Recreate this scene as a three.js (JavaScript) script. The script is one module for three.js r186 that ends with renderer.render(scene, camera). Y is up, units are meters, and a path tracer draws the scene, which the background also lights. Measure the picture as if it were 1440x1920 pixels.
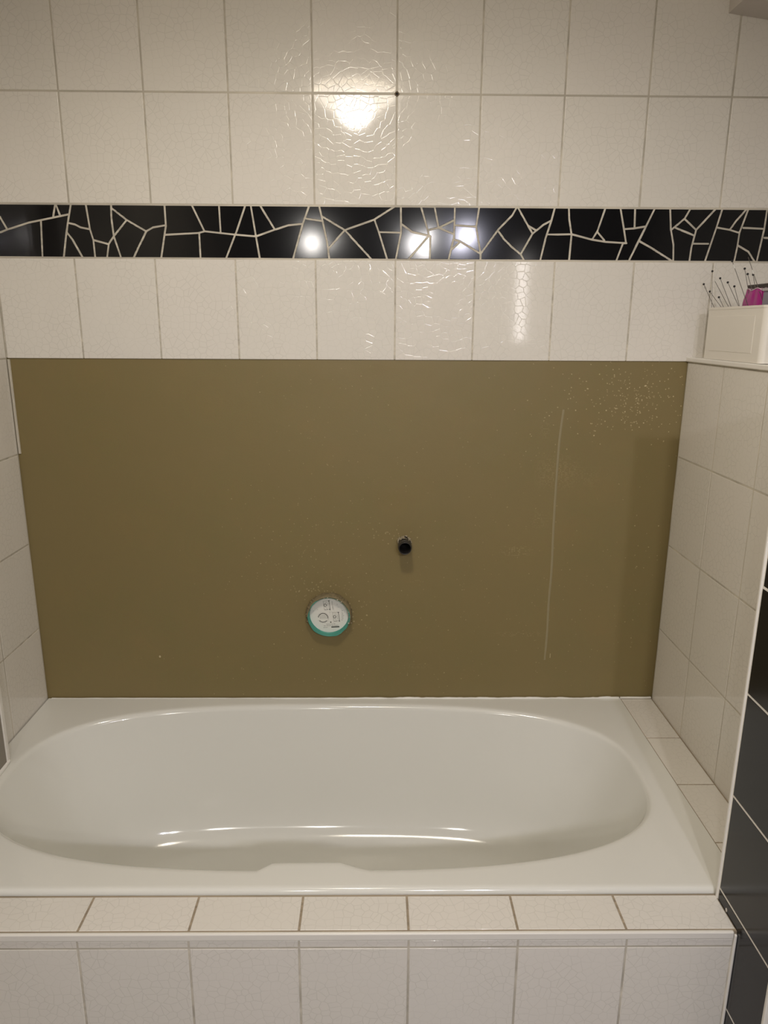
import * as THREE from 'three';
import { mergeGeometries } from 'three/addons/utils/BufferGeometryUtils.js';
import { RoundedBoxGeometry } from 'three/addons/geometries/RoundedBoxGeometry.js';
import { RectAreaLightUniformsLib } from 'three/addons/lights/RectAreaLightUniformsLib.js';

// ---------------------------------------------------------------- camera, lights, exposure
RectAreaLightUniformsLib.init();
const scene = new THREE.Scene();
scene.background = new THREE.Color(0, 0, 0);
const camera = new THREE.PerspectiveCamera(2 * Math.atan(960 / 1357.8) * 180 / Math.PI, 0.75, 0.05, 30);
camera.position.set(-0.0482, 1.6107, 1.91);
camera.rotation.set(-0.2514, -0.012, 0.0055, 'YXZ');
scene.add(camera);
const renderer = new THREE.WebGLRenderer({ antialias: true });
renderer.toneMapping = THREE.LinearToneMapping;
renderer.toneMappingExposure = 0.94;
renderer.shadowMap.enabled = true;

const LAMP_POWER = 1.75, LAMP_TINT = new THREE.Color(1, 0.925, 0.83), LAMP_GLOW = 13;
const SPOT_POWER = 2.8, SPOT_GLOW = 16;
const SPOTS = [[-0.41, 'left', new THREE.Color(1, 0.95, 0.89), 0.8], [0.235, 'middle', new THREE.Color(1, 0.96, 0.95), 1.3], [0.5, 'right', new THREE.Color(1, 0.98, 1.15), 0.95]];
const STRIP_POWER = 6, STRIP_TINT = new THREE.Color(1, 0.94, 0.92), STRIP_GLOW = 5;

// ---------------------------------------------------------------- helpers
let seed = 7;
const rnd = () => { seed = (seed * 1664525 + 1013904223) >>> 0; return seed / 4294967296; };
const rr = (a, b) => a + (b - a) * rnd();
const names = new Map();
function numbered(n) { const k = names.get(n) ?? 0; names.set(n, k + 1); return k ? n + '_' + String(k).padStart(3, '0') : n; }
function mesh(name, geo, mat, parent = scene) {
  const m = new THREE.Mesh(geo, mat);
  m.name = numbered(name); m.castShadow = m.receiveShadow = true;
  parent.add(m); return m;
}
function thing(name, label, category, pos = [0, 0, 0], group) {
  const o = new THREE.Group(); o.name = numbered(name); o.position.set(...pos);
  o.userData = { label, category }; if (group) o.userData.group = group;
  scene.add(o); return o;
}
function structure(name, geo, mat, label) {
  const m = mesh(name, geo, mat); m.userData.kind = 'structure'; if (label) { m.userData.label = label; }
  return m;
}
const box = (x0, x1, y0, y1, z0, z1) => new THREE.BoxGeometry(x1 - x0, y1 - y0, z1 - z0).translate((x0 + x1) / 2, (y0 + y1) / 2, (z0 + z1) / 2);
const merge = (l) => mergeGeometries(l.map((g) => { const h = g.index ? g.toNonIndexed() : g; for (const k of Object.keys(h.attributes)) if (!['position', 'normal', 'uv'].includes(k)) h.deleteAttribute(k); return h; }));
const smooth = (a, b, x) => { const t = Math.min(1, Math.max(0, (x - a) / (b - a))); return t * t * (3 - 2 * t); };
function tubeAlong(pts, r, seg = 40, rad = 8) { return new THREE.TubeGeometry(new THREE.CatmullRomCurve3(pts.map((p) => new THREE.Vector3(...p))), seg, r, rad, false); }
// value noise
const hash = (x, y, s = 0) => { let h = Math.imul(x | 0, 374761393) ^ Math.imul(y | 0, 668265263) ^ Math.imul(s + 11, 2246822519); h = Math.imul(h ^ (h >>> 13), 1274126177); return ((h ^ (h >>> 16)) >>> 0) / 4294967296; };
function vnoise(x, y, s = 0, per = 0) {
  const xi = Math.floor(x), yi = Math.floor(y), u = x - xi, v = y - yi, w = (a) => (per ? ((a % per) + per) % per : a);
  const f = (t) => t * t * (3 - 2 * t), a = hash(w(xi), w(yi), s), b = hash(w(xi + 1), w(yi), s), c = hash(w(xi), w(yi + 1), s), d = hash(w(xi + 1), w(yi + 1), s);
  return a + (b - a) * f(u) + (c - a) * f(v) + (a - b - c + d) * f(u) * f(v);
}
function dataTex(w, h, fill, srgb) {
  const d = new Uint8Array(w * h * 4);
  fill(d);
  const t = new THREE.DataTexture(d, w, h); t.magFilter = THREE.LinearFilter; t.minFilter = THREE.LinearMipmapLinearFilter; t.generateMipmaps = true;
  t.wrapS = t.wrapT = THREE.RepeatWrapping; if (srgb) t.colorSpace = THREE.SRGBColorSpace; t.needsUpdate = true; return t;
}

// ---------------------------------------------------------------- materials
// crackle glaze: a web of fine grooves in the tile glaze, 0.8 m per repeat
const CR = 2048, CELLS = 48, CRM = 0.8;
const crack = new Float32Array(CR * CR);
{
  const px = (i, j) => i + 0.5 + (hash(((i % CELLS) + CELLS) % CELLS, ((j % CELLS) + CELLS) % CELLS, 1) - 0.5) * 1.0;
  const py = (i, j) => j + 0.5 + (hash(((i % CELLS) + CELLS) % CELLS, ((j % CELLS) + CELLS) % CELLS, 2) - 0.5) * 0.95;
  const mm = CRM * 1000 / CELLS;                       // millimetres per cell
  for (let y = 0; y < CR; y++) for (let x = 0; x < CR; x++) {
    const u = (x / CR) * CELLS, v = (y / CR) * CELLS, ci = Math.floor(u), cj = Math.floor(v);
    let b1 = 9, b2 = 9, x1 = 0, y1 = 0, x2 = 0, y2 = 0;
    for (let j = cj - 1; j <= cj + 1; j++) for (let i = ci - 1; i <= ci + 1; i++) {
      const a = px(i, j), b = py(i, j), d = (a - u) ** 2 + (b - v) ** 2;
      if (d < b1) { b2 = b1; x2 = x1; y2 = y1; b1 = d; x1 = a; y1 = b; } else if (d < b2) { b2 = d; x2 = a; y2 = b; }
    }
    const edge = (b2 - b1) / (2 * Math.hypot(x2 - x1, y2 - y1)) * mm;   // distance to the cell border, mm
    const fade = smooth(0.2, 0.6, vnoise(u / 3, v / 3, 5, CELLS / 3));
    crack[y * CR + x] = (1 - smooth(0.2, 0.85, edge)) * (0.35 + 0.65 * fade);
  }
}
const crackBump = dataTex(CR, CR, (d) => { for (let i = 0; i < CR * CR; i++) { const n = 240 - crack[i] * 200; d[i * 4] = d[i * 4 + 1] = d[i * 4 + 2] = n; d[i * 4 + 3] = 255; } });
const crackCol = dataTex(CR, CR, (d) => { for (let i = 0; i < CR * CR; i++) { const k = 1 - crack[i] * 0.055; d[i * 4] = 255 * k; d[i * 4 + 1] = 255 * k; d[i * 4 + 2] = 255 * (k - crack[i] * 0.006); d[i * 4 + 3] = 255; } }, true);
const mkTile = (c) => new THREE.MeshPhysicalMaterial({ color: new THREE.Color().setRGB(...c), map: crackCol, bumpMap: crackBump, bumpScale: 0.00011, roughness: 0.065, ior: 1.5 });
const tileMats = [mkTile([0.8, 0.765, 0.7]), mkTile([0.79, 0.757, 0.695]), mkTile([0.805, 0.768, 0.707])];
const groutTex = dataTex(256, 256, (d) => { for (let i = 0; i < 65536; i++) { const x = i % 256, y = i >> 8, k = 235 - 40 * vnoise(x / 16, y / 16, 3, 16) - 18 * vnoise(x / 4, y / 4, 4, 64); d[i * 4] = k; d[i * 4 + 1] = k * 0.985; d[i * 4 + 2] = k * 0.95; d[i * 4 + 3] = 255; } }, true);
const std = (o) => new THREE.MeshStandardMaterial(o);
const rgb = (r, g, b) => new THREE.Color().setRGB(r, g, b);
const M = {
  grout: std({ color: rgb(0.92, 0.88, 0.8), map: groutTex, roughness: 0.85 }),
  groutDirty: std({ color: rgb(0.58, 0.49, 0.38), map: groutTex, roughness: 0.9 }),
  whiteTrim: std({ color: rgb(0.83, 0.8, 0.74), roughness: 0.32 }),
  black: new THREE.MeshPhysicalMaterial({ color: rgb(0.007, 0.007, 0.008), roughness: 0.11, ior: 1.4 }),
  blackTile: new THREE.MeshPhysicalMaterial({ color: rgb(0.009, 0.0088, 0.01), roughness: 0.16, ior: 1.4 }),
  bandJoint: std({ color: rgb(0.86, 0.83, 0.76), roughness: 0.35 }),
  enamel: new THREE.MeshPhysicalMaterial({ color: rgb(0.785, 0.78, 0.725), roughness: 0.09, ior: 1.5 }),
  silicone: std({ color: rgb(0.85, 0.83, 0.78), roughness: 0.4 }),
  paint: std({ color: rgb(0.84, 0.82, 0.78), roughness: 0.9 }),
  rearPaint: std({ color: rgb(0.16, 0.15, 0.14), roughness: 0.8 }),
  floorMat: std({ color: rgb(0.52, 0.5, 0.49), roughness: 0.35 }),
};

// a glazed tile: front face at z = 0, rounded front edges, uv in metres (a shared crackle with its own shift per variant)
const tileCache = new Map();
function tileGeo(w, h, variant = 0, t = 0.008, r = 0.0016, uvScale = CRM) {
  const key = [w.toFixed(4), h.toFixed(4), variant, t, r].join();
  if (tileCache.has(key)) return tileCache.get(key);
  const pos = [], nor = [], uv = [], idx = [], ou = hash(variant, 3) , ov = hash(variant, 9);
  const rings = [[0, -t, 0], [0, -r, 0]];
  for (let k = 1; k <= 3; k++) { const a = (k / 3) * Math.PI / 2; rings.push([r * (1 - Math.cos(a)), -r * (1 - Math.sin(a)), a]); }
  const corners = [[-1, -1], [1, -1], [1, 1], [-1, 1]], sides = [[0, -1], [1, 0], [0, 1], [-1, 0]];
  for (let s = 0; s < 4; s++) {                        // four sides, each with its own vertices so that the corners mitre
    const a = corners[s], b = corners[(s + 1) % 4], n = sides[s];
    rings.forEach(([inset, z, ang], k) => {
      for (const c of [a, b]) {
        const x = c[0] * (w / 2 - inset), y = c[1] * (h / 2 - inset);
        pos.push(x, y, z); uv.push(x / uvScale + ou, y / uvScale + ov);
        nor.push(n[0] * Math.cos(ang), n[1] * Math.cos(ang), Math.sin(ang));
      }
      if (k) { const q = pos.length / 3 - 4; idx.push(q, q + 1, q + 3, q, q + 3, q + 2); }
    });
  }
  const f = pos.length / 3, iw = w / 2 - r, ih = h / 2 - r;
  for (const c of corners) { pos.push(c[0] * iw, c[1] * ih, 0); nor.push(0, 0, 1); uv.push(c[0] * iw / uvScale + ou, c[1] * ih / uvScale + ov); }
  idx.push(f, f + 1, f + 2, f, f + 2, f + 3);
  const g = new THREE.BufferGeometry();
  g.setAttribute('position', new THREE.Float32BufferAttribute(pos, 3)); g.setAttribute('normal', new THREE.Float32BufferAttribute(nor, 3)); g.setAttribute('uv', new THREE.Float32BufferAttribute(uv, 2));
  g.setIndex(idx); tileCache.set(key, g); return g;
}
const GAP = 0.0034;
let tileCount = 0;
// a rectangle of the wall's own plane (u across, v up) filled with one tile; face = 'front' | 'left' (looks -x) | 'right' (looks +x) | 'up'
function tile(parent, face, u0, u1, v0, v1, at, o = {}) {
  const g = o.gap ?? GAP, w = u1 - u0 - g, h = v1 - v0 - g, n = tileCount++;
  const m = mesh(o.name ?? 'tile', tileGeo(w, h, n % 5, o.t ?? 0.008, o.r ?? 0.0016), o.mat ?? tileMats[(n * 7) % 3], parent);
  const u = (u0 + u1) / 2, v = (v0 + v1) / 2, tx = o.tiltX ?? (hash(n, 21) - 0.5) * 0.005, ty = o.tiltY ?? (hash(n, 22) - 0.5) * 0.005;
  if (face === 'front') { m.position.set(u, v, at); m.rotation.set(tx, ty, 0); }
  if (face === 'left') { m.position.set(at, v, u); m.rotation.set(0, -Math.PI / 2 + ty, 0); }
  if (face === 'right') { m.position.set(at, v, u); m.rotation.set(0, Math.PI / 2 + ty, 0); }
  if (face === 'up') { m.position.set(u, at, v); m.rotation.set(-Math.PI / 2, 0, 0); }
  return m;
}

// ---------------------------------------------------------------- the room
const XL = -0.997, XR = 0.762, RIM = 0.56, YP = 1.524, CEIL = 2.48, ROOM_R = 1.75, ROOM_Z = 3.162;
structure('floor', box(-1.25, ROOM_R + 0.1, -0.1, 0, -0.12, ROOM_Z + 0.1), M.floorMat);
structure('ceiling', box(-1.25, ROOM_R + 0.1, CEIL, CEIL + 0.1, -0.12, ROOM_Z + 0.1), M.paint);

// back wall: bedding with tiles, black mosaic band and the bare sealed field
const G0 = 2.144, BT = 1.8935, BB = 1.7735;
const wallBack = structure('wall_back', merge([
  box(-1.25, ROOM_R, YP + 0.003, BB, -0.12, -0.0006), box(-1.25, ROOM_R, BB, BT, -0.12, -0.00025), box(-1.25, ROOM_R, BT, CEIL, -0.12, -0.0006),
  box(-1.25, XR + 0.01, 0, YP + 0.003, -0.12, -0.0068), box(XR + 0.01, ROOM_R, 0, YP + 0.003, -0.12, -0.0016)]), M.grout);
for (let i = -5; i < 9; i++) {
  const u0 = Math.max(i * 0.2, XL + 0.001), u1 = Math.min(i * 0.2 + 0.2, ROOM_R);
  const lampTile = i === -1;
  tile(wallBack, 'front', u0, u1, 2.392, CEIL - 0.001, 0);
  tile(wallBack, 'front', u0, u1, G0, 2.392, 0, lampTile ? { tiltX: -0.003, tiltY: 0.002 } : {});
  tile(wallBack, 'front', u0, u1, BT + 0.0025, G0, 0, lampTile ? { tiltX: 0.004, tiltY: 0 } : {});
  tile(wallBack, 'front', u0, u1, YP, BB - 0.0025, 0);
}
// cut lower tiles right of the half wall are hidden behind it; the wall plane goes on as bedding

// black mosaic band: joint lines (millimetres, x from the tile cross above it, y from the foot of the band)
const JOINTS = `-971,95 -957,66;-976,59 -957,66 -903,82 -872,88 -803,102;-833,122 -841,97;-833,122 -824,100;
-872,88 -875,42 -878,6;-795,122 -807,82 -812,61 -826,6;-805,82 -791,79 -776,72 -754,68;-759,122 -754,68 -748,43 -747,7;
-812,61 -799,43 -776,7;-748,43 -714,34;-697,122 -699,93 -697,52 -682,7;-697,52 -711,34 -719,7;
-696,116 -662,90 -616,64;-662,90 -697,52;-616,64 -599,73 -570,78;-567,123 -567,78 -584,8;
-616,64 -632,37 -655,7;-572,56 -488,61 -473,65 -399,58 -346,54;-500,124 -473,65;-434,124 -433,62;
-486,60 -486,8;-370,125 -396,60 -424,9;-356,125 -347,58 -338,2;-346,54 -299,70 -266,80 -232,84;
-333,122 -299,70;-213,122 -230,83 -256,3;-221,96 -183,91;-189,123 -181,92 -170,40 -165,3;
-183,102 -126,70 -58,4;-126,70 -166,28;-126,70 -53,95 5,123;-53,95 -42,66 -20,4;
-42,66 11,65;12,123 13,65 0,4;15,84 41,67 79,59 86,57 86,5;62,123 80,69 82,59;
80,71 106,77 143,94;95,123 106,77;106,77 143,63;81,57 29,4;
145,124 145,57 132,5;147,83 199,80;205,124 199,80 212,18 213,6;144,50 161,45 210,18;
161,45 139,26;299,123 287,107 253,72 212,16;253,72 269,52 290,33 313,16 326,5;300,123 328,83 340,65 313,16;
328,83 348,73;340,65 365,85 385,96;392,124 385,96 373,54 362,6;379,63 437,64;
426,124 429,100 437,64 435,6;437,64 489,52 523,47 576,44;516,123 501,72 490,53;501,70 520,50;
554,123 567,76 575,44;569,77 593,79 619,83;590,123 593,79;638,123 606,50 584,6;
567,43 552,6;606,50 647,29 705,7;677,124 684,77 694,40 698,7;684,75 715,102 730,123;
695,81 744,63;715,102 747,76;790,123 747,76 740,36 738,7;743,44 781,44;
807,123 797,82 777,7;799,82 831,77 856,70;868,120 844,97 831,77;871,124 856,70 855,41 851,8;
864,82 886,81 917,80;918,122 917,80 908,8;855,41 884,26 908,8;920,59 956,57;
960,124 956,57 945,8;952,83 999,71 1053,9;1008,125 999,71`.split(';').map((l) => l.trim().split(' ').map((p) => p.split(',').map(Number)));
for (const l of JOINTS.slice()) if (l[0][0] < -330) JOINTS.push(l.map(([x, y]) => [x + 2030, y]));   // the band goes on over the half wall
{
  const S = 2, W = Math.round((1700 + 996) * S), H = 120 * S, solid = new Uint8Array(W * H).fill(1), X0 = -996, y0 = 3.5;
  const half = 2.15;                                   // half a joint, mm
  for (const line of JOINTS) for (let k = 0; k + 1 < line.length; k++) {
    let [ax, ay] = line[k], [bx, by] = line[k + 1];
    if (ay > 118) { ax += (ax - bx) * 0.1; ay = 130; } if (by > 118) by = 130; if (ay < 10) ay = -6; if (by < 10) { bx += (bx - ax) * 0.08; by = -6; }
    const L = (bx - ax) ** 2 + (by - ay) ** 2;
    const ia = Math.max(0, Math.floor((Math.min(ax, bx) - 4 - X0) * S)), ib = Math.min(W - 1, Math.ceil((Math.max(ax, bx) + 4 - X0) * S));
    const ja = Math.max(0, Math.floor((Math.min(ay, by) - 4 - y0) * S)), jb = Math.min(H - 1, Math.ceil((Math.max(ay, by) + 4 - y0) * S));
    for (let j = ja; j <= jb; j++) for (let i = ia; i <= ib; i++) {
      const x = X0 + (i + 0.5) / S, y = y0 + (j + 0.5) / S, t = Math.min(1, Math.max(0, ((x - ax) * (bx - ax) + (y - ay) * (by - ay)) / L));
      if (Math.hypot(ax + t * (bx - ax) - x, ay + t * (by - ay) - y) < half) solid[j * W + i] = 0;
    }
  }
  for (let j = 0; j < H; j++) { solid[j * W] = 0; solid[j * W + W - 1] = 0; }
  const mark = new Int32Array(W * H);
  let id = 0;
  const inside = (i, j, k) => i >= 0 && j >= 0 && i < W && j < H && mark[j * W + i] === k;
  for (let s = 0; s < W * H; s++) if (solid[s] && !mark[s]) {
    id++; const stack = [s]; mark[s] = id; let n = 0;
    while (stack.length) { const q = stack.pop(); n++; const i = q % W, j = (q / W) | 0; for (const [a, b] of [[1, 0], [-1, 0], [0, 1], [0, -1]]) { const x = i + a, y = j + b; if (x >= 0 && y >= 0 && x < W && y < H) { const p = y * W + x; if (solid[p] && !mark[p]) { mark[p] = id; stack.push(p); } } } }
    if (n < 90) continue;
    // walk the outline along pixel borders, the piece kept on the left
    let x = s % W, y = (s / W) | 0, d = 0; const pts = [], sx = x, sy = y, DX = [1, 0, -1, 0], DY = [0, 1, 0, -1];
    do {
      pts.push([x, y]);
      const cell = (dd, side) => { const cx = dd === 0 ? x : dd === 2 ? x - 1 : dd === 1 ? (side ? x - 1 : x) : (side ? x : x - 1); const cy = dd === 1 ? y : dd === 3 ? y - 1 : dd === 0 ? (side ? y : y - 1) : (side ? y - 1 : y); return inside(cx, cy, id); };
      x += DX[d]; y += DY[d];
      const l = (d + 1) % 4, r = (d + 3) % 4;
      if (!cell(d, 1)) d = l; else if (cell(d, 0)) d = r;
    } while ((x !== sx || y !== sy) && pts.length < 40000);
    const dp = (a, b, out) => { let m = 0, at = -1; const [ax, ay] = pts[a], [bx, by] = pts[b % pts.length], L = Math.hypot(bx - ax, by - ay) || 1; for (let k = a + 1; k < b; k++) { const e = Math.abs((pts[k][0] - ax) * (by - ay) - (pts[k][1] - ay) * (bx - ax)) / L, e2 = L < 2 ? Math.hypot(pts[k][0] - ax, pts[k][1] - ay) : e; if (e2 > m) { m = e2; at = k; } } if (m > 1.15) { dp(a, at, out); dp(at, b, out); } else out.push(pts[a]); };
    let far = 0; pts.forEach((p, k) => { if (Math.hypot(p[0] - pts[0][0], p[1] - pts[0][1]) > Math.hypot(pts[far][0] - pts[0][0], pts[far][1] - pts[0][1])) far = k; });
    const poly = []; dp(0, far, poly); dp(far, pts.length, poly);
    if (poly.length < 3) continue;
    const P = poly.map(([a, b]) => new THREE.Vector2((X0 + a / S) / 1000, (y0 + b / S) / 1000));
    const c = P.reduce((a, p) => a.add(p), new THREE.Vector2()).divideScalar(P.length);
    const g = new THREE.ExtrudeGeometry(new THREE.Shape(P.map((p) => p.clone().sub(c))), { depth: 0.004, bevelEnabled: true, bevelThickness: 0.0007, bevelSize: 0.0006, bevelOffset: -0.0006, bevelSegments: 2, steps: 1 });
    g.translate(0, 0, -0.0047);
    g.computeBoundingSphere(); const tilt = Math.min(1, 0.0005 / g.boundingSphere.radius / 0.008);
    const m = mesh('mosaic_shard', g, M.black, wallBack);
    m.position.set(c.x, 1.77 + c.y, 0.0003); m.rotation.set((hash(id, 31) - 0.5) * 0.012 * tilt, (hash(id, 32) - 0.5) * 0.016 * tilt, 0);
  }
}
// drilled hole at a tile cross, its rim chipped
{
  const ring = new THREE.TorusGeometry(0.0042, 0.0014, 8, 20); { const p = ring.attributes.position; for (let i = 0; i < p.count; i++) { const k = 1 + (hash(i % 9, i >> 3, 4) - 0.5) * 0.35; p.setXY(i, p.getX(i) * k, p.getY(i) * k); } ring.computeVertexNormals(); }
  const hole = mesh('drill_hole', ring.translate(0, 0, 0.0002), std({ color: rgb(0.2, 0.15, 0.1), roughness: 0.9 }), wallBack);
  hole.position.set(0.0, G0, 0); hole.userData.label = 'dark drilled hole with a chipped rim at a tile cross';
  mesh('hole_bottom', new THREE.CircleGeometry(0.0045, 18).translate(0, 0, 0.0001), std({ color: rgb(0.012, 0.01, 0.01), roughness: 0.9 }), hole);
}

// bare field: olive brown waterproofing coat over the wall, below the lower tile row
{
  const W = 2048, H = 1152, c = document.createElement('canvas'); c.width = W; c.height = H; const x = c.getContext('2d');
  const X = (m) => ((m - XL) / (XR - XL)) * W, Y = (m) => H - ((m - 0.555) / (YP + 0.003 - 0.555)) * H;
  x.fillStyle = 'rgb(129,114,74)'; x.fillRect(0, 0, W, H);
  for (let k = 0; k < 260; k++) { const r = rr(30, 160), a = rr(0, W), b = rr(0, H), g = x.createRadialGradient(a, b, 0, a, b, r), w = rnd() < 0.5; g.addColorStop(0, w ? 'rgba(138,118,74,0.16)' : 'rgba(122,113,71,0.16)'); g.addColorStop(1, 'rgba(129,114,74,0)'); x.fillStyle = g; x.fillRect(a - r, b - r, 2 * r, 2 * r); }
  const specks = (n, cx, cy, sx, sy, r0, r1, al) => { for (let k = 0; k < n; k++) { const g = () => (rnd() + rnd() + rnd() - 1.5) * 1.1; x.fillStyle = 'rgba(222,206,168,' + rr(al * 0.4, al) + ')'; x.beginPath(); x.ellipse(X(cx + g() * sx), Y(cy + g() * sy), 1.35 * rr(r0, r1), 1.35 * rr(r0, r1), rnd() * 3, 0, 7); x.fill(); } };
  specks(210, 0.64, 1.43, 0.12, 0.09, 0.6, 1.6, 0.85); specks(90, 0.5, 1.42, 0.2, 0.14, 0.6, 1.6, 0.75);
  specks(190, -0.27, 0.98, 0.2, 0.16, 0.5, 1.5, 0.5); specks(70, -0.2, 1.35, 0.2, 0.2, 0.5, 1.3, 0.5); specks(150, 0.05, 0.95, 0.3, 0.3, 0.5, 1.4, 0.4);
  specks(150, 0.45, 0.85, 0.4, 0.4, 0.5, 1.5, 0.45); specks(80, -0.2, 0.62, 0.4, 0.1, 0.5, 1.6, 0.45); specks(70, 0.3, 1.2, 0.5, 0.4, 0.5, 1.4, 0.45); specks(30, 0.66, 0.9, 0.12, 0.4, 0.6, 1.8, 0.6);
  specks(26, -0.115, 0.82, 0.05, 0.06, 0.8, 2.2, 0.5); specks(30, -0.2, 0.895, 0.09, 0.02, 0.8, 2.2, 0.45); specks(22, 0.0, 1.05, 0.05, 0.02, 0.8, 2, 0.5);
  // rubbed patches where the weave of the fleece shows pale
  const weave = (cx, cy, w, h, al) => { for (let b = -h / 2; b < h / 2; b += 0.0042) for (let a = -w / 2; a < w / 2; a += 0.0035) { const f = (1 - (2 * b / h) ** 2) * (1 - (2 * a / w) ** 2); if (rnd() > 0.3 + 0.6 * vnoise((cx + a) * 40, (cy + b) * 40)) { x.fillStyle = 'rgba(206,192,152,' + al * f * rr(0.4, 1) + ')'; x.fillRect(X(cx + a), Y(cy + b), 3.4, 1.7); } } };
  weave(0.34, 1.01, 0.1, 0.035, 0.6); weave(0.44, 1.23, 0.13, 0.11, 0.42); weave(0.36, 0.76, 0.16, 0.02, 0.4); weave(0.4, 1.1, 0.06, 0.06, 0.3); weave(0.06, 0.66, 0.12, 0.02, 0.25); weave(0.07, 0.92, 0.05, 0.012, 0.4); weave(0.52, 1.22, 0.08, 0.06, 0.25); weave(0.4, 1.35, 0.03, 0.06, 0.3);
  x.fillStyle = 'rgba(228,214,180,0.7)'; x.beginPath(); x.ellipse(X(-0.665), Y(0.69), 3, 4, 0, 0, 7); x.fill(); x.fillRect(X(0.455), Y(0.70), 1.6, 16);
  const tex = new THREE.CanvasTexture(c); tex.colorSpace = THREE.SRGBColorSpace;
  const bump = dataTex(512, 512, (d) => { for (let i = 0; i < 512 * 512; i++) { const a = i % 512, b = i >> 9, k = 110 + 70 * vnoise(a / 3, b / 2, 6) + 60 * vnoise(a / 32, b / 32, 8, 16); d[i * 4] = d[i * 4 + 1] = d[i * 4 + 2] = k; d[i * 4 + 3] = 255; } });
  bump.repeat.set(5, 3);
  const g = new THREE.PlaneGeometry(XR - XL + 0.006, YP + 0.003 - 0.53, 180, 100).translate((XL + XR) / 2, (YP + 0.003 + 0.53) / 2, -0.0035);
  const p = g.attributes.position, uv = g.attributes.uv;
  for (let i = 0; i < p.count; i++) {
    const a = p.getX(i), b = p.getY(i);
    uv.setXY(i, (a - XL) / (XR - XL), (b - 0.555) / (YP + 0.003 - 0.555));
    let z = -0.0035 + 0.0016 * (vnoise(a * 5, b * 5, 9) - 0.5) + 0.0006 * (vnoise(a * 23, b * 23, 10) - 0.5);
    p.setZ(i, z);
  }
  g.computeVertexNormals();
  const mem = mesh('waterproofing_membrane', g, new THREE.MeshPhysicalMaterial({ map: tex, bumpMap: bump, bumpScale: 0.00022, roughness: 0.5 }), wallBack);
  mem.userData.label = 'olive brown waterproofing coat with pale specks on the bare wall field';
  // welded seam of the sheet: a low ridge running down the right part
  const seam = tubeAlong([[0.4475, 1.40, -0.0036], [0.442, 1.32, -0.0031], [0.4405, 1.2, -0.0028], [0.441, 1.08, -0.0026], [0.4435, 0.95, -0.0028], [0.4415, 0.86, -0.0029], [0.4425, 0.76, -0.0028], [0.4405, 0.68, -0.0031]], 0.0034, 60, 10);
  { const q = seam.attributes.position; for (let i = 0; i < q.count; i++) q.setZ(i, -0.0033 + (q.getZ(i) + 0.0033) * 0.3); seam.computeVertexNormals(); }
  mesh('sheet_seam', seam, std({ color: rgb(0.28, 0.235, 0.13), roughness: 0.5 }), mem);
}

// left wall (white tiles), then the darker front part with its trim
const wallLeft = structure('wall_left', merge([box(-1.25, XL - 0.0006, 0, CEIL, -0.0016, 0.33)]), M.grout);
const ROWS = [0.0, 0.279, 0.53, 0.779, 1.027, 1.275, 1.524, 1.772, 2.02, 2.268, 2.479];
for (let r = 2; r < ROWS.length - 1; r++) for (const [a, b] of [[0.001, 0.2022], [0.2022, 0.33]]) tile(wallLeft, 'right', a, b, ROWS[r], ROWS[r + 1], XL);
mesh('plaster_strip', new RoundedBoxGeometry(0.006, 0.246, 0.005, 2, 0.001).translate(XL + 0.0042, 1.4, -0.0016), M.grout, wallLeft);
const wallLeftFront = structure('wall_left_front', box(-1.25, -0.9535, 0, CEIL, 0.326, ROOM_Z), M.grout);
const umber = std({ color: rgb(0.24, 0.21, 0.165), roughness: 0.35 });
for (let r = 2; r < 6; r++) for (let k = 0; k < 4; k++) tile(wallLeftFront, 'right', 0.33 + k * 0.2, 0.53 + k * 0.2, ROWS[r], ROWS[r + 1], -0.951, { mat: umber });
mesh('edge_trim', new RoundedBoxGeometry(0.012, CEIL - 0.567, 0.016, 3, 0.004).translate(-0.956, (CEIL + 0.567) / 2, 0.322), M.whiteTrim, wallLeftFront);
mesh('silicone_bead', tubeAlong([[-0.953, 0.566, 0.322], [-0.951, 0.564, 0.36], [-0.947, 0.563, 0.5], [-0.947, 0.563, 0.72]], 0.006, 30, 8), M.silicone, wallLeftFront);

// right half wall: white tiles over the bath, white cap board with a trim edge
const wallRight = structure('wall_right', box(XR + 0.0006, 0.95, 0, 1.526, -0.0016, 0.752), M.grout);
for (let r = 1; r < 6; r++) for (const [a, b] of [[0.001, 0.2022], [0.2022, 0.4022], [0.4022, 0.6022], [0.6022, 0.75]]) tile(wallRight, 'left', a, b, ROWS[r], ROWS[r + 1], XR);
mesh('cap_board', new RoundedBoxGeometry(0.19, 0.009, 0.752, 2, 0.001).translate(0.856, 1.5315, 0.376), M.whiteTrim, wallRight);
mesh('edge_trim', new RoundedBoxGeometry(0.009, 0.012, 0.752, 3, 0.003).translate(0.7605, 1.531, 0.376), M.whiteTrim, wallRight);

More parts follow.
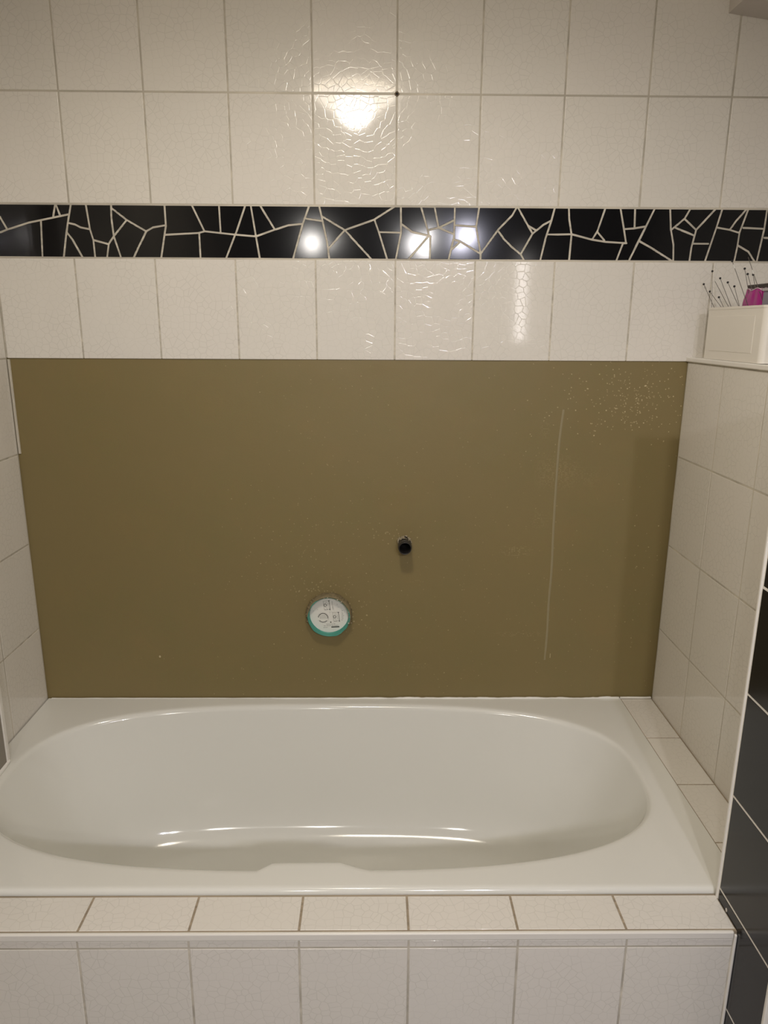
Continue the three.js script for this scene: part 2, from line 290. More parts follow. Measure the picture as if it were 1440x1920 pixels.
// black tiled pier that closes the half wall in front of the bath
const wallPier = structure('wall_right_front', box(0.6105, 0.95, 0, 1.536, 0.754, 0.9435), std({ color: rgb(0.85, 0.82, 0.76), roughness: 0.6 }));
const PR = [0.0, 0.176, 0.376, 0.575, 0.778, 0.984, 1.184, 1.384, 1.536];
for (let r = 0; r < PR.length - 1; r++) tile(wallPier, 'left', 0.7555, 0.9425, PR[r], PR[r + 1], 0.61, { mat: M.blackTile, t: 0.004, r: 0.001, gap: 0.0042, tiltY: (hash(r, 77) - 0.5) * 0.01 });
mesh('edge_trim', new RoundedBoxGeometry(0.009, 0.99, 0.0065, 3, 0.002).translate(0.612, 0.549 + 0.495, 0.752), M.whiteTrim, wallPier);
mesh('edge_trim', new RoundedBoxGeometry(0.009, 1.536, 0.007, 3, 0.002).translate(0.612, 0.768, 0.9455), M.whiteTrim, wallPier);
{ const chip = mesh('glaze_chip', new THREE.SphereGeometry(0.0035, 10, 8).scale(0.35, 1.2, 0.9).translate(0.6098, 0.556, 0.79), std({ color: rgb(0.6, 0.56, 0.5), roughness: 0.8 }), wallPier); chip.userData.label = 'small pale chip in the black glaze'; }

// tiled ledge beside the tub and the low wall in front of it
const wallLedge = structure('wall_ledge', box(0.6685, XR, 0, 0.5585, -0.0016, 0.75), M.groutDirty);
for (const [a, b] of [[0.003, 0.2105], [0.2105, 0.4115], [0.4115, 0.6115], [0.6115, 0.75]]) tile(wallLedge, 'up', 0.669, 0.7605, a, b, 0.5595, { gap: 0.003, r: 0.0015 });
mesh('silicone_bead', tubeAlong([[0.668, 0.5612, 0.001], [0.7, 0.5618, 0.0015], [0.74, 0.5612, 0.001], [0.758, 0.5618, 0.001]], 0.0034, 24, 7), M.silicone, wallLedge);
const LY = 0.551;
const wallFront = structure('wall_front', merge([box(-0.951, 0.6095, 0, LY - 0.0008, 0.7435, 0.8335)]), M.groutDirty);
const wallFrontFace = mesh('grout_face', box(-0.951, 0.6095, 0, LY - 0.006, 0.8325, 0.8342), M.grout, wallFront);
const JX = [-0.951, -0.784, -0.584, -0.384, -0.185, 0.0135, 0.212, 0.41, 0.6105];
for (let k = 0; k + 1 < JX.length; k++) {
  tile(wallFront, 'up', JX[k], JX[k + 1], 0.7455, 0.8295, LY, { gap: 0.004, r: 0.0014 });
  const fx = (v) => Math.min(v, 0.605);
  tile(wallFront, 'front', fx(JX[k]), fx(JX[k + 1]), 0.519, 0.536, 0.835, { gap: 0.0032, r: 0.0014 });
  tile(wallFront, 'front', fx(JX[k]), fx(JX[k + 1]), 0.27, 0.519, 0.835);
  tile(wallFront, 'front', fx(JX[k]), fx(JX[k + 1]), 0.022, 0.27, 0.835);
}
mesh('edge_trim', new RoundedBoxGeometry(1.556, 0.0155, 0.0075, 3, 0.003).translate(-0.951 + 0.7765, 0.5442, 0.834), M.whiteTrim, wallFront);
mesh('edge_trim', new RoundedBoxGeometry(0.005, 0.545, 0.0075, 2, 0.002).translate(0.6072, 0.2725, 0.834), M.whiteTrim, wallFront);

// box-out above the half wall, in the upper right corner
{
  const s = new THREE.Shape([[0.769, 2.319], [1.2, 2.262], [1.2, CEIL], [0.769, CEIL]].map((p) => new THREE.Vector2(...p)));
  const g = new THREE.ExtrudeGeometry(s, { depth: 0.42, bevelEnabled: true, bevelSize: 0.003, bevelThickness: 0.003, bevelOffset: -0.003, bevelSegments: 2 }).translate(0, 0, 0.0005);
  const o = structure('wall_upper_boxing', g, std({ color: rgb(0.62, 0.57, 0.52), roughness: 0.6 }));
}
// the rest of the room, behind the camera
structure('wall_room_right', box(ROOM_R, ROOM_R + 0.1, 0, CEIL, -0.12, ROOM_Z), M.paint);
structure('wall_rear', box(-1.25, ROOM_R + 0.1, 0, CEIL, ROOM_Z, ROOM_Z + 0.1), M.rearPaint);

// ---------------------------------------------------------------- bathtub
{
  const tub = thing('bathtub', 'white enamelled built-in bathtub below the olive brown wall field', 'bathtub', [0, 0, 0]);
  const cx = -0.17, cz = 0.363, N = 288, pos = [], idx = [];
  const sup = (th, x0, z0, a, b, n) => { const c = Math.cos(th), s = Math.sin(th); return [x0 + a * Math.sign(c) * Math.abs(c) ** (2 / n), z0 + b * Math.sign(s) * Math.abs(s) ** (2 / n)]; };
  const RX = [-0.994, 0.668], RZ = [0.0005, 0.742], D = 0.372;
  const O = [], Wc = [], F = [], R = [];
  for (let i = 0; i < N; i++) {
    const th = (i / N) * Math.PI * 2;
    let o = sup(th, cx, cz, 0.763, 0.322, 2.85);
    O.push(o); Wc.push(sup(th, cx, cz, 0.6, 0.25, 3)); F.push(sup(th, cx, cz, 0.42, 0.12, 2.6));
    const dx = o[0] - cx, dz = o[1] - cz, k = Math.min(dx > 0 ? (RX[1] - cx) / dx : (RX[0] - cx) / (dx || -1e-9), dz > 0 ? (RZ[1] - cz) / dz : (RZ[0] - cz) / (dz || -1e-9));
    R.push([cx + dx * k, cz + dz * k]);
  }
  for (const X of RX) for (const Z of RZ) { let best = 0; R.forEach((r, i) => { if (Math.hypot(r[0] - X, r[1] - Z) < Math.hypot(R[best][0] - X, R[best][1] - Z)) best = i; }); R[best] = [X, Z]; }
  const nrm = O.map((o, i) => { const a = O[(i + N - 1) % N], b = O[(i + 1) % N], dx = b[0] - a[0], dz = b[1] - a[1], l = Math.hypot(dx, dz); return [dz / l, -dx / l]; });
  const bump = (x, z) => (z > cz ? smooth(-0.285, -0.25, x) * (1 - smooth(-0.105, -0.07, x)) : 0) * 0.023;
  const ring = (f) => { const q = pos.length / 3; for (let i = 0; i < N; i++) pos.push(...f(i)); if (q) for (let i = 0; i < N; i++) { const j = (i + 1) % N; idx.push(q - N + i, q - N + j, q + i, q + i, q - N + j, q + j); } };
  const clampIn = (p, m) => [Math.min(RX[1], Math.max(RX[0], p[0])), Math.min(RZ[1] - m, Math.max(RZ[0], p[1]))];
  const edgeY = (i, y) => (R[i][1] > RZ[1] - 0.001 ? y : RIM);
  ring((i) => [R[i][0], 0.5, R[i][1]]);
  ring((i) => [R[i][0], edgeY(i, 0.5475), R[i][1]]);
  ring((i) => { const p = clampIn(R[i], 0.0012); return [p[0], edgeY(i, 0.5535), p[1]]; });
  ring((i) => { const p = clampIn(R[i], 0.0045); return [p[0], edgeY(i, 0.558), p[1]]; });
  ring((i) => { const p = clampIn(R[i], 0.009); return [p[0], edgeY(i, 0.5598), p[1]]; });
  ring((i) => { const p = clampIn(R[i], 0.015); return [p[0], RIM, p[1]]; });
  const off = (i, d, k) => { const o = O[i]; let n = nrm[i]; const p = [o[0] + n[0] * d, o[1] + n[1] * d]; p[1] -= bump(o[0], o[1]) * k; return clampIn(p, 0.02); };
  const rad = 0.017;
  ring((i) => { const p = off(i, 0.016, 1); return [p[0], RIM, p[1]]; });
  for (let k = 1; k <= 6; k++) { const a = (k / 6) * (Math.PI / 2) * 0.88; ring((i) => { const p = off(i, 0.012 - rad * Math.sin(a), 1); return [p[0], RIM - rad * (1 - Math.cos(a)), p[1]]; }); }
  const yTop = RIM - rad * (1 - Math.cos(Math.PI / 2 * 0.88)), inner = 0.012 - rad * Math.sin(Math.PI / 2 * 0.88);
  const lerp = (a, b, t) => a + (b - a) * t;
  const path = (i, s) => {                              // wall line down to the fillet, then the floor
    const o = off(i, inner, Math.max(0, 1 - s * 4)), w = Wc[i], f = F[i], yb = RIM - D, P = [o[0], yTop, o[1]], C = [w[0], yb, w[1]], Q = [f[0], yb - 0.006, f[1]];
    const A = P.map((v, c) => lerp(v, C[c], 0.72)), B = C.map((v, c) => lerp(v, Q[c], 0.55));
    if (s < 0.4) return P.map((v, c) => lerp(v, A[c], s / 0.4));
    if (s < 0.85) { const t = (s - 0.4) / 0.45; return A.map((v, c) => (1 - t) ** 2 * v + 2 * t * (1 - t) * C[c] + t * t * B[c]); }
    return B.map((v, c) => lerp(v, Q[c], (s - 0.85) / 0.15));
  };
  for (let k = 1; k <= 34; k++) ring((i) => path(i, k / 34));
  for (const k of [0.6, 0.3]) ring((i) => [lerp(cx, F[i][0], k), RIM - D - 0.008, lerp(cz, F[i][1], k)]);
  const q = pos.length / 3; pos.push(cx, RIM - D - 0.009, cz); for (let i = 0; i < N; i++) idx.push(q - N + i, q - N + (i + 1) % N, q);
  const g = new THREE.BufferGeometry(); g.setAttribute('position', new THREE.Float32BufferAttribute(pos, 3)); g.setIndex(idx); g.computeVertexNormals();
  mesh('tub_body', g, M.enamel, tub);
  // uneven white silicone left along the back edge
  const bead = []; for (let k = 0; k <= 60; k++) { const a = lerp(-0.985, 0.664, k / 60); bead.push([a, 0.5600 + 0.0016 * vnoise(k * 0.7, 2, 40), 0.002]); }
  const bg = new THREE.TubeGeometry(new THREE.CatmullRomCurve3(bead.map((p) => new THREE.Vector3(...p))), 240, 0.0032, 7, false);
  { const p = bg.attributes.position; for (let i = 0; i < p.count; i++) { const a = p.getX(i), n = vnoise(a * 22, 0, 41) + 0.5 * vnoise(a * 90, 1, 42), s = 0.15 + 0.7 * n * smooth(-0.5, 0.1, a) + 0.3 * n; p.setY(i, 0.5605 + (p.getY(i) - 0.5605) * s); } bg.computeVertexNormals(); }
  mesh('silicone_bead', bg, M.silicone, tub);
}

// ---------------------------------------------------------------- fittings in the bare wall
{
  const v = thing('valve_cover', 'round teal cap with a printed white label set in the bare wall above the bathtub', 'valve cover', [-0.178, 0.824, -0.003]);
  const prof = [[0.0555, 0], [0.0595, 0], [0.0598, 0.010], [0.0598, 0.029], [0.0588, 0.031], [0.0568, 0.0312], [0.0555, 0.029], [0.0545, 0.009], [0.0, 0.0088]].map((p) => new THREE.Vector2(...p));
  const cupG = new THREE.LatheGeometry(prof, 72).rotateX(Math.PI / 2);
  { const p = cupG.attributes.position; for (let i = 0; i < p.count; i++) { const a = Math.atan2(p.getY(i), p.getX(i)), r = Math.hypot(p.getX(i), p.getY(i)); if (r > 0.05 && p.getZ(i) > 0.02) { const n = vnoise((a + 4) * 5, 0, 50) - 0.5; p.setZ(i, p.getZ(i) + n * 0.005); p.setX(i, p.getX(i) * (1 + n * 0.025)); p.setY(i, p.getY(i) * (1 + n * 0.025)); } } cupG.computeVertexNormals(); }
  mesh('cap_ring', cupG, new THREE.MeshPhysicalMaterial({ color: rgb(0.06, 0.29, 0.22), roughness: 0.4 }), v).userData.label = 'teal plastic ring';
  const c = document.createElement('canvas'); c.width = c.height = 768; const x = c.getContext('2d');
  x.fillStyle = '#e6e3da'; x.fillRect(0, 0, 768, 768);
  const T = (a, b) => [384 + ((a - 690) / 450) * 384, 384 + ((b - 740) / 450) * 384];   // drawing measured on a 900-unit disc
  const line = (w, col, ...p) => { x.strokeStyle = col; x.lineWidth = w; x.beginPath(); for (let k = 0; k < p.length; k += 2) { const q = T(p[k], p[k + 1]); k ? x.lineTo(...q) : x.moveTo(...q); } x.stroke(); };
  const ink = '#35342f', pale = '#8d8b82';
  for (const [ax, ay] of [[640, 525], [855, 810]]) {
    line(9, ink, ax + 45, ay - 125, ax + 60, ay - 20, ax + 75, ay + 120); line(7, pale, ax - 90, ay - 105, ax + 45, ay - 120); line(6, pale, ax - 85, ay - 100, ax - 60, ay + 100);
    line(8, ink, ax - 60, ay + 112, ax + 20, ay + 98, ax + 20, ay + 88); line(12, ink, ax + 30, ay - 110, ax + 66, ay - 118); line(12, ink, ax + 48, ay + 95, ax + 80, ay + 100);
    line(5, pale, ax + 20, ay - 60, ax + 30, ay + 60); line(5, pale, ax - 40, ay + 60, ax + 5, ay + 55); line(5, pale, ax - 50, ay - 70, ax + 5, ay - 75);
    x.strokeStyle = ink; x.lineWidth = 11; x.beginPath(); x.arc(...T(ax - 40, ay - 5), 26, 0, 7); x.stroke();
  }
  { x.strokeStyle = ink; x.lineWidth = 13; x.beginPath(); x.arc(...T(548, 830), 92, Math.PI * 1.02, Math.PI * 2.05); x.stroke(); x.lineWidth = 12; x.beginPath(); x.arc(...T(548, 830), 92, Math.PI * 0.22, Math.PI * 0.8); x.stroke();
    for (let k = 0; k < 22; k++) { const a = (k / 22) * 6.283; if (a > 2.8 && a < 3.2) continue; const [p, q] = T(548, 830); x.lineWidth = 6; x.beginPath(); x.moveTo(p + Math.cos(a) * 102, q + Math.sin(a) * 102); x.lineTo(p + Math.cos(a) * 116, q + Math.sin(a) * 116); x.stroke(); }
    for (let k = -2; k <= 2; k++) { line(3, pale, 548 + k * 32, 760, 548 + k * 34, 860); line(3, pale, 470, 800 + k * 22, 630, 800 + k * 22); }
    line(10, '#e6e3d8', 395, 890, 680, 885); }
  x.fillStyle = ink; x.beginPath(); x.arc(...T(725, 940), 13, 0, 7); x.fill();
  line(6, pale, 760, 420, 775, 620); line(5, pale, 790, 560, 790, 640); line(6, pale, 690, 690, 720, 690); line(5, pale, 700, 720, 705, 730);
  line(8, ink, 985, 650, 1005, 655); line(4, pale, 985, 680, 990, 860, 1010, 862, 1005, 700); line(7, pale, 1035, 680, 1045, 690); line(7, ink, 1020, 770, 1028, 780); line(7, pale, 970, 880, 1000, 885);
  const words = (y0, x0, x1, dy) => { let a = x0; while (a < x1) { const w = 8 + rnd() * 34; line(8, '#6a685f', a, y0 + dy * (a - x0), Math.min(x1, a + w), y0 + dy * (a + w - x0)); a += w + 10; } };
  words(992, 625, 825, -0.05); words(1032, 560, 900, -0.05); words(1078, 550, 655, -0.06);
  line(24, '#3a3a36', 735, 1062, 922, 1052);
  for (let k = 0; k < 14; k++) { x.fillStyle = 'rgba(110,108,98,0.7)'; const q = T(rr(290, 1080), rr(480, 760)); x.beginPath(); x.ellipse(...q, rr(2, 7), rr(2, 8), 0, 0, 7); x.fill(); }
  const tex = new THREE.CanvasTexture(c); tex.colorSpace = THREE.SRGBColorSpace;
  const lab = mesh('printed_label', new THREE.CircleGeometry(0.0546, 64).translate(0, 0.0005, 0.0092), std({ map: tex, roughness: 0.45 }), v);
  lab.userData.label = 'round white label printed with small assembly drawings';
  // broken plaster and coating grown over the upper rim
  const crust = new THREE.TorusGeometry(0.0597, 0.0045, 12, 120, 4.3).rotateZ(-0.52);
  { const p = crust.attributes.position; for (let i = 0; i < p.count; i++) {
    const X = p.getX(i), Y = p.getY(i), Z = p.getZ(i), a = Math.atan2(Y, X), r = Math.hypot(X, Y), e = smooth(-0.55, -0.1, a) * (a > 0 || a < -3 ? 1 : 1) * (a < -2.4 ? smooth(-2.45, -2.9, a) : 1);
    const n = 0.55 + 0.75 * vnoise((a + 7) * 9, Z * 500, 60) + 0.3 * vnoise((a + 7) * 30, Z * 900, 61), k = n * (0.25 + 0.75 * e), rr2 = 0.0597 + (r - 0.0597) * k + 0.0008 * (n - 0.9);
    p.setXYZ(i, Math.cos(a) * rr2, Math.sin(a) * rr2, 0.0165 + (Z > 0 ? Z * 3.7 * Math.min(1, k + 0.25) : Z * 3.6));
  } crust.computeVertexNormals(); }
  const parts = [crust]; for (let k = 0; k < 34; k++) { const a = -0.4 + (k / 34) * 4.0, rad = 0.0605 + rr(-0.001, 0.0035), g = new THREE.IcosahedronGeometry(rr(0.002, 0.0042), 1); g.scale(rr(0.8, 1.6), rr(0.6, 1), rr(0.8, 2.4)).rotateZ(a).translate(Math.cos(a) * rad, Math.sin(a) * rad, rr(0.01, 0.03)); parts.push(g); }
  mesh('plaster_rim', merge(parts), std({ color: rgb(0.2, 0.16, 0.085), roughness: 0.8 }), v).userData.label = 'crumbled plaster round the upper edge';
  const pale2 = []; for (let k = 0; k < 22; k++) { const a = rr(0.1, 2.5), g = new THREE.IcosahedronGeometry(rr(0.001, 0.003), 1).scale(1.4, 0.7, 1.2).rotateZ(a).translate(Math.cos(a) * 0.0582, Math.sin(a) * 0.0582, rr(0.022, 0.0315)); pale2.push(g); }
  for (let k = 0; k < 5; k++) { const a = rr(-0.6, 0.15); pale2.push(new THREE.IcosahedronGeometry(rr(0.0015, 0.0028), 1).translate(Math.cos(a) * 0.0582, Math.sin(a) * 0.0582, 0.031)); }
  mesh('plaster_crumbs', merge(pale2), std({ color: rgb(0.5, 0.48, 0.4), roughness: 0.85 }), v);
}
{
  const w = thing('water_pipe', 'short dark open pipe stub with plaster at its root in the bare wall', 'pipe', [0.031, 1.0335, -0.004]);
  const prof = [[0.0168, 0], [0.0178, 0.002], [0.0178, 0.058], [0.0172, 0.0605], [0.0158, 0.061], [0.0146, 0.0595], [0.014, 0.052], [0.014, 0.004], [0, 0.003]].map((p) => new THREE.Vector2(...p));
  mesh('pipe', new THREE.LatheGeometry(prof, 40).rotateX(Math.PI / 2), new THREE.MeshPhysicalMaterial({ color: rgb(0.02, 0.018, 0.017), roughness: 0.38 }), w);
  mesh('thread_ring', new THREE.TorusGeometry(0.0178, 0.0008, 6, 40).translate(0, 0, 0.047), std({ color: rgb(0.045, 0.04, 0.035), roughness: 0.45 }), w);
  const parts = []; for (let k = 0; k < 40; k++) { const a = rr(0.15, 2.9), r = 0.018 + rr(-0.0005, 0.002), g = new THREE.IcosahedronGeometry(rr(0.001, 0.0032), 1).scale(rr(0.7, 1.8), rr(0.5, 0.9), rr(1, 3)).rotateZ(a - 1.57).translate(Math.cos(a) * r, Math.sin(a) * r, rr(0.002, 0.03)); parts.push(g); }
  mesh('plaster_collar', merge(parts), std({ color: rgb(0.34, 0.29, 0.2), roughness: 0.9 }), w).userData.label = 'crumbly beige plaster round the pipe root';
}

// ---------------------------------------------------------------- things on the half wall
{
  const x0 = 0.764, x1 = 0.9, z0 = 0.076, z1 = 0.353, y0 = 1.5365, h = 0.1215, t = 0.0028;
  const b = thing('storage_box', 'open white plastic box with rounded corners standing on the half wall', 'box', [(x0 + x1) / 2, y0, (z0 + z1) / 2]);
  const rect = (w, d, r) => { const s = new THREE.Shape(), a = w / 2, c = d / 2; s.moveTo(-a + r, -c); s.lineTo(a - r, -c); s.absarc(a - r, -c + r, r, -Math.PI / 2, 0); s.lineTo(a, c - r); s.absarc(a - r, c - r, r, 0, Math.PI / 2); s.lineTo(-a + r, c); s.absarc(-a + r, c - r, r, Math.PI / 2, Math.PI); s.lineTo(-a, -c + r); s.absarc(-a + r, -c + r, r, Math.PI, 1.5 * Math.PI); return s; };
  const W = x1 - x0, Dp = z1 - z0, wall = rect(W, Dp, 0.012); wall.holes.push(new THREE.Path(rect(W - 2 * t, Dp - 2 * t, 0.0095).getPoints(8)));
  const body = new THREE.ExtrudeGeometry(wall, { depth: h - 0.002, bevelEnabled: true, bevelSize: 0.0006, bevelThickness: 0.0006, bevelOffset: -0.0006, bevelSegments: 2, curveSegments: 8 }).rotateX(-Math.PI / 2).translate(0, 0.0012, 0);
  const bottom = new THREE.ExtrudeGeometry(rect(W - t, Dp - t, 0.011), { depth: 0.003, bevelEnabled: false, curveSegments: 8 }).rotateX(-Math.PI / 2).translate(0, 0.0012, 0);
  const plastic = new THREE.MeshPhysicalMaterial({ color: rgb(0.8, 0.76, 0.68), roughness: 0.35 });
  mesh('box_body', merge([body, bottom]), plastic, b);
  const rimS = rect(W + 0.0016, Dp + 0.0016, 0.0128); rimS.holes.push(new THREE.Path(rect(W - 0.001, Dp - 0.001, 0.0118).getPoints(8)));
  mesh('box_rim', new THREE.ExtrudeGeometry(rimS, { depth: 0.005, bevelEnabled: true, bevelSize: 0.0004, bevelThickness: 0.0004, bevelOffset: -0.0004, bevelSegments: 1, curveSegments: 8 }).rotateX(-Math.PI / 2).translate(0, h - 0.0055, 0), plastic, b);
  const panel = new RoundedBoxGeometry(0.0014, h * 0.66, Dp * 0.74, 2, 0.0006).translate(-W / 2, h * 0.5, -0.004);
  mesh('side_panel', panel, plastic, b);

  // black-headed pins standing in the box: [head y, head z], [foot y, foot z] at its rim, x
  const C = [-0.048, 1.611, 1.91], at = (x, y, z) => { const k = (x - C[0]) / (0.8 - C[0]); return new THREE.Vector3(x, C[1] + (y - C[1]) * k, C[2] + (z - C[2]) * k); };
  const PINS = [
    [0.775, 1.72, -0.044, 1.665, 0.025, 1, 'leftmost black-headed pin standing in the white box'],
    [0.77, 1.749, -0.002, 1.665, 0.016, 1, 'tall upright black-headed pin near the left end of the white box'],
    [0.777, 1.7, -0.004, 1.669, 0.053, 1, 'black-headed pin leaning behind the leftmost pin in the white box'],
    [0.774, 1.684, 0.051, 1.665, 0.075, 1, 'shortest black-headed pin, its head lowest over the white box'],
    [0.778, 1.729, 0.046, 1.664, 0.116, 1, 'black-headed pin right of the tall upright pin in the white box'],
    [0.78, 1.723, 0.02, 1.664, 0.102, 0, 'thin headless pin between the black-headed pins in the white box'],
    [0.776, 1.717, 0.089, 1.664, 0.153, 1, 'long slanting black-headed pin at the middle of the white box'],
    [0.779, 1.706, 0.125, 1.686, 0.141, 1, 'black-headed pin with a glint, just left of the magenta pouch'],
    [0.774, 1.765, 0.099, 1.684, 0.178, 1, 'longest pin, its black head against the mosaic band'],
    [0.79, 1.743, 0.165, 1.703, 0.189, 1, 'left one of the three upright pins behind the magenta pouch'],
    [0.79, 1.73, 0.182, 1.698, 0.208, 1, 'middle one of the three upright pins behind the magenta pouch'],
    [0.79, 1.727, 0.208, 1.697, 0.225, 1, 'right one of the three upright pins behind the magenta pouch'],
    [0.79, 1.767, 0.175, 1.695, 0.24, 0, 'long headless pin slanting over the dark mosaic band above the pouch'],
  ];
  const steel = std({ color: rgb(0.2, 0.18, 0.16), roughness: 0.3, metalness: 0.7 }), clear = std({ color: rgb(0.8, 0.78, 0.74), roughness: 0.2 }), knob = std({ color: rgb(0.012, 0.011, 0.011), roughness: 0.4 });
  PINS.forEach(([x, hy, hz, fy, fz, headed, label], i) => {
    const H = at(x, hy, hz), Fp = at(x, fy, fz), dir = H.clone().sub(Fp).normalize(), foot = Fp.clone().addScaledVector(dir, -0.05 / Math.max(0.5, dir.y));
    foot.z = Math.min(foot.z, 0.34);
    const p = thing('hair_pin', label, 'pin', foot.toArray(), 'black-headed pins in the white box');
    const L = H.distanceTo(foot), q = new THREE.Quaternion().setFromUnitVectors(new THREE.Vector3(0, 1, 0), H.clone().sub(foot).normalize());
    const s = mesh('pin_shaft', new THREE.CylinderGeometry(0.00055, 0.0007, L, 8).translate(0, L / 2, 0), steel, p); s.quaternion.copy(q);
    if (headed) { const k = mesh('pin_head', new THREE.SphereGeometry(0.0026, 14, 10), knob, p); k.position.copy(H.clone().sub(foot)); }
    else { const k = mesh('pin_tip', new THREE.ConeGeometry(0.0006, 0.003, 8), steel, p); k.position.copy(H.clone().sub(foot)); k.quaternion.copy(q); }
    if (i === 8 || i === 12) { const k = mesh('clear_sleeve', new THREE.CylinderGeometry(0.0013, 0.0013, 0.012, 8), clear, p); k.position.copy(H.clone().lerp(Fp, i === 8 ? 0.17 : 0.48).sub(foot)); k.quaternion.copy(q); }
  });
  // magenta pouch, crumpled, its mouth gathered
  {
    const A = at(0.785, 1.663, 0.150), B = at(0.785, 1.66, 0.258), top = at(0.785, 1.695, 0.225), zc = (A.z + B.z) / 2;
    const p = thing('pouch', 'shiny magenta plastic pouch with a crinkled clear mouth in the white box', 'pouch', [0.797, 1.585, zc + 0.004]);
    const prof = []; for (let k = 0; k <= 16; k++) { const t = k / 16; prof.push(new THREE.Vector2(lerpP(t), t * (top.y - 1.585))); }
    function lerpP(t) { return 0.051 - 0.003 * t - 0.013 * smooth(0.72, 1, t); }
    const g = new THREE.LatheGeometry([new THREE.Vector2(0, 0), ...prof], 48);
    { const q = g.attributes.position; for (let i = 0; i < q.count; i++) { const a = Math.atan2(q.getZ(i), q.getX(i)), y = q.getY(i), f = 1 + 0.1 * Math.sin(a * 7 + y * 40) * smooth(0.03, 0.1, y) + 0.06 * Math.sin(a * 13); q.setXYZ(i, q.getX(i) * f * 0.26, y + 0.004 * Math.sin(a * 5 + 1) * smooth(0.09, 0.11, y), q.getZ(i) * f); } g.computeVertexNormals(); }
    mesh('pouch_body', g, new THREE.MeshPhysicalMaterial({ color: rgb(0.36, 0.015, 0.2), roughness: 0.25, side: THREE.DoubleSide }), p);
    const rim = []; for (let k = 0; k <= 24; k++) { const a = (k / 24) * 6.283, f = 1 + 0.1 * Math.sin(a * 7 + 4.4); rim.push(new THREE.Vector3(Math.cos(a) * 0.0355 * f * 0.26, top.y - 1.585 + 0.0025 * Math.sin(a * 5 + 1) , Math.sin(a) * 0.0355 * f)); }
    mesh('pouch_mouth', new THREE.TubeGeometry(new THREE.CatmullRomCurve3(rim, true), 80, 0.0011, 6, true), std({ color: rgb(0.62, 0.5, 0.55), roughness: 0.25 }), p);
  }
  { // dark brown card standing behind the pouch
    const a = at(0.812, 1.704, 0.185), c = at(0.812, 1.703, 0.285);
    const g = new RoundedBoxGeometry(0.004, a.y - 1.5415, c.z - a.z, 2, 0.001).translate(0, (a.y - 1.5415) / 2, 0);
    const t = thing('comb_case', 'dark brown flat case standing behind the magenta pouch', 'case', [0.8165, 1.5415, (a.z + c.z) / 2]);
    mesh('case_body', g, std({ color: rgb(0.035, 0.022, 0.018), roughness: 0.5 }), t);
    mesh('case_edge', new RoundedBoxGeometry(0.005, 0.003, c.z - a.z + 0.001, 2, 0.0012).translate(0, a.y - 1.5415, 0), std({ color: rgb(0.06, 0.04, 0.035), roughness: 0.4 }), t);
  }
  { // clear grey tub with a flat lid
    const a = at(0.79, 1.695, 0.256), t = thing('clear_container', 'cloudy grey clear container with a flat lid beside the magenta pouch', 'container', [0.81, 1.5415, a.z + 0.041]);
    const hh = a.y - 1.5415;
    mesh('container_body', new RoundedBoxGeometry(0.05, hh - 0.006, 0.055, 3, 0.005).translate(0, (hh - 0.006) / 2, 0), new THREE.MeshPhysicalMaterial({ color: rgb(0.3, 0.28, 0.34), roughness: 0.25, transmission: 0.35, thickness: 0 }), t);
    mesh('container_lid', new RoundedBoxGeometry(0.053, 0.007, 0.058, 3, 0.0028).translate(0, hh - 0.0035, 0), new THREE.MeshPhysicalMaterial({ color: rgb(0.62, 0.59, 0.6), roughness: 0.25, transmission: 0.3, thickness: 0 }), t);
  }
}

// ---------------------------------------------------------------- lamps (over and behind the camera)
{
  const L = thing('ceiling_lamp', 'shallow white glass ceiling lamp over the bath', 'lamp', [-0.13, CEIL, 1.17]);
  mesh('lamp_base', new THREE.CylinderGeometry(0.12, 0.125, 0.02, 40).translate(0, -0.01, 0), M.whiteTrim, L);
  const prof = [[0, -0.112], [0.02, -0.1105], [0.06, -0.094], [0.11, -0.066], [0.15, -0.036], [0.165, -0.022], [0.16, -0.0202], [0.12, -0.0201]].map((p) => new THREE.Vector2(...p));
  const shade = mesh('lamp_shade', new THREE.LatheGeometry(prof, 56), std({ color: rgb(0.9, 0.86, 0.76), roughness: 0.4, emissive: new THREE.Color(1, 0.9, 0.76), emissiveIntensity: LAMP_GLOW }), L);
  const p = new THREE.SpotLight(LAMP_TINT, LAMP_POWER, 0, 1.56, 0.25, 2); p.name = 'ceiling_lamp_bulb'; p.position.set(0, -0.07, 0); p.target.position.set(0, -1.5, 0); p.castShadow = true; p.shadow.radius = 3.2; L.add(p); L.add(p.target);
}
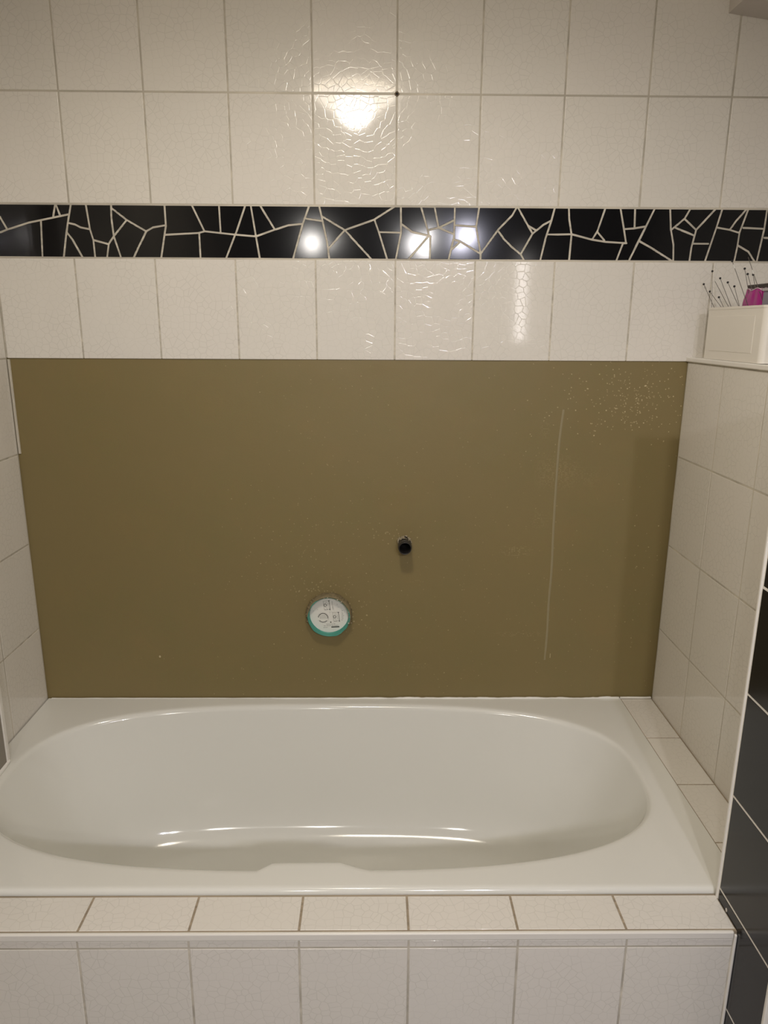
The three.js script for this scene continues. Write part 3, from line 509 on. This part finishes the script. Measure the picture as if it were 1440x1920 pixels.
for (const [x, which, SPOT_TINT, share] of SPOTS) {
  const s = thing('spot_lamp', which + ' one of three small spot lamps on the rear wall', 'lamp', [x, 2.13, ROOM_Z], 'spot lamps on the rear wall');
  mesh('spot_arm', new THREE.CylinderGeometry(0.008, 0.008, 0.2, 12).rotateX(Math.PI / 2).translate(0, 0, -0.1), M.whiteTrim, s);
  mesh('spot_head', new THREE.LatheGeometry([[0.012, 0], [0.03, 0.01], [0.042, 0.06], [0.04, 0.06], [0.028, 0.014], [0, 0.012]].map((p) => new THREE.Vector2(...p)), 28).rotateX(-Math.PI / 2).translate(0, 0, -0.19), M.whiteTrim, s);
  mesh('spot_bulb', new THREE.SphereGeometry(0.03, 20, 14).scale(1, 1, 0.5).translate(0, 0, -0.235), std({ color: rgb(0.9, 0.86, 0.8), emissive: SPOT_TINT, emissiveIntensity: SPOT_GLOW * share }), s);
  const p = new THREE.SpotLight(SPOT_TINT, SPOT_POWER * share, 0, 0.76, 0.85, 2); p.name = 'spot_lamp_light'; p.position.set(0, 0, -0.262); p.castShadow = true; p.shadow.radius = 1.7;
  p.target.position.set(0.06 - x * 0.4, 0.42 - 2.13, 0.65 - ROOM_Z); s.add(p); s.add(p.target);
}
{
  const s = thing('mirror_lamp', 'narrow upright tube lamp on the rear wall', 'lamp', [0.93, 1.5, ROOM_Z]);
  mesh('lamp_back', new RoundedBoxGeometry(0.1, 0.62, 0.03, 2, 0.006).translate(0, 0.3, -0.015), M.whiteTrim, s);
  mesh('lamp_tube', new RoundedBoxGeometry(0.07, 0.58, 0.03, 3, 0.012).translate(0, 0.3, -0.042), std({ color: rgb(0.9, 0.88, 0.85), emissive: STRIP_TINT, emissiveIntensity: STRIP_GLOW }), s);
  const p = new THREE.RectAreaLight(STRIP_TINT, STRIP_POWER, 0.07, 0.58); p.name = 'mirror_lamp_light'; p.position.set(0, 0.3, -0.06); p.lookAt(0.93, 1.8, 0); p.rotation.set(0, 0, 0); s.add(p);
}

renderer.render(scene, camera);
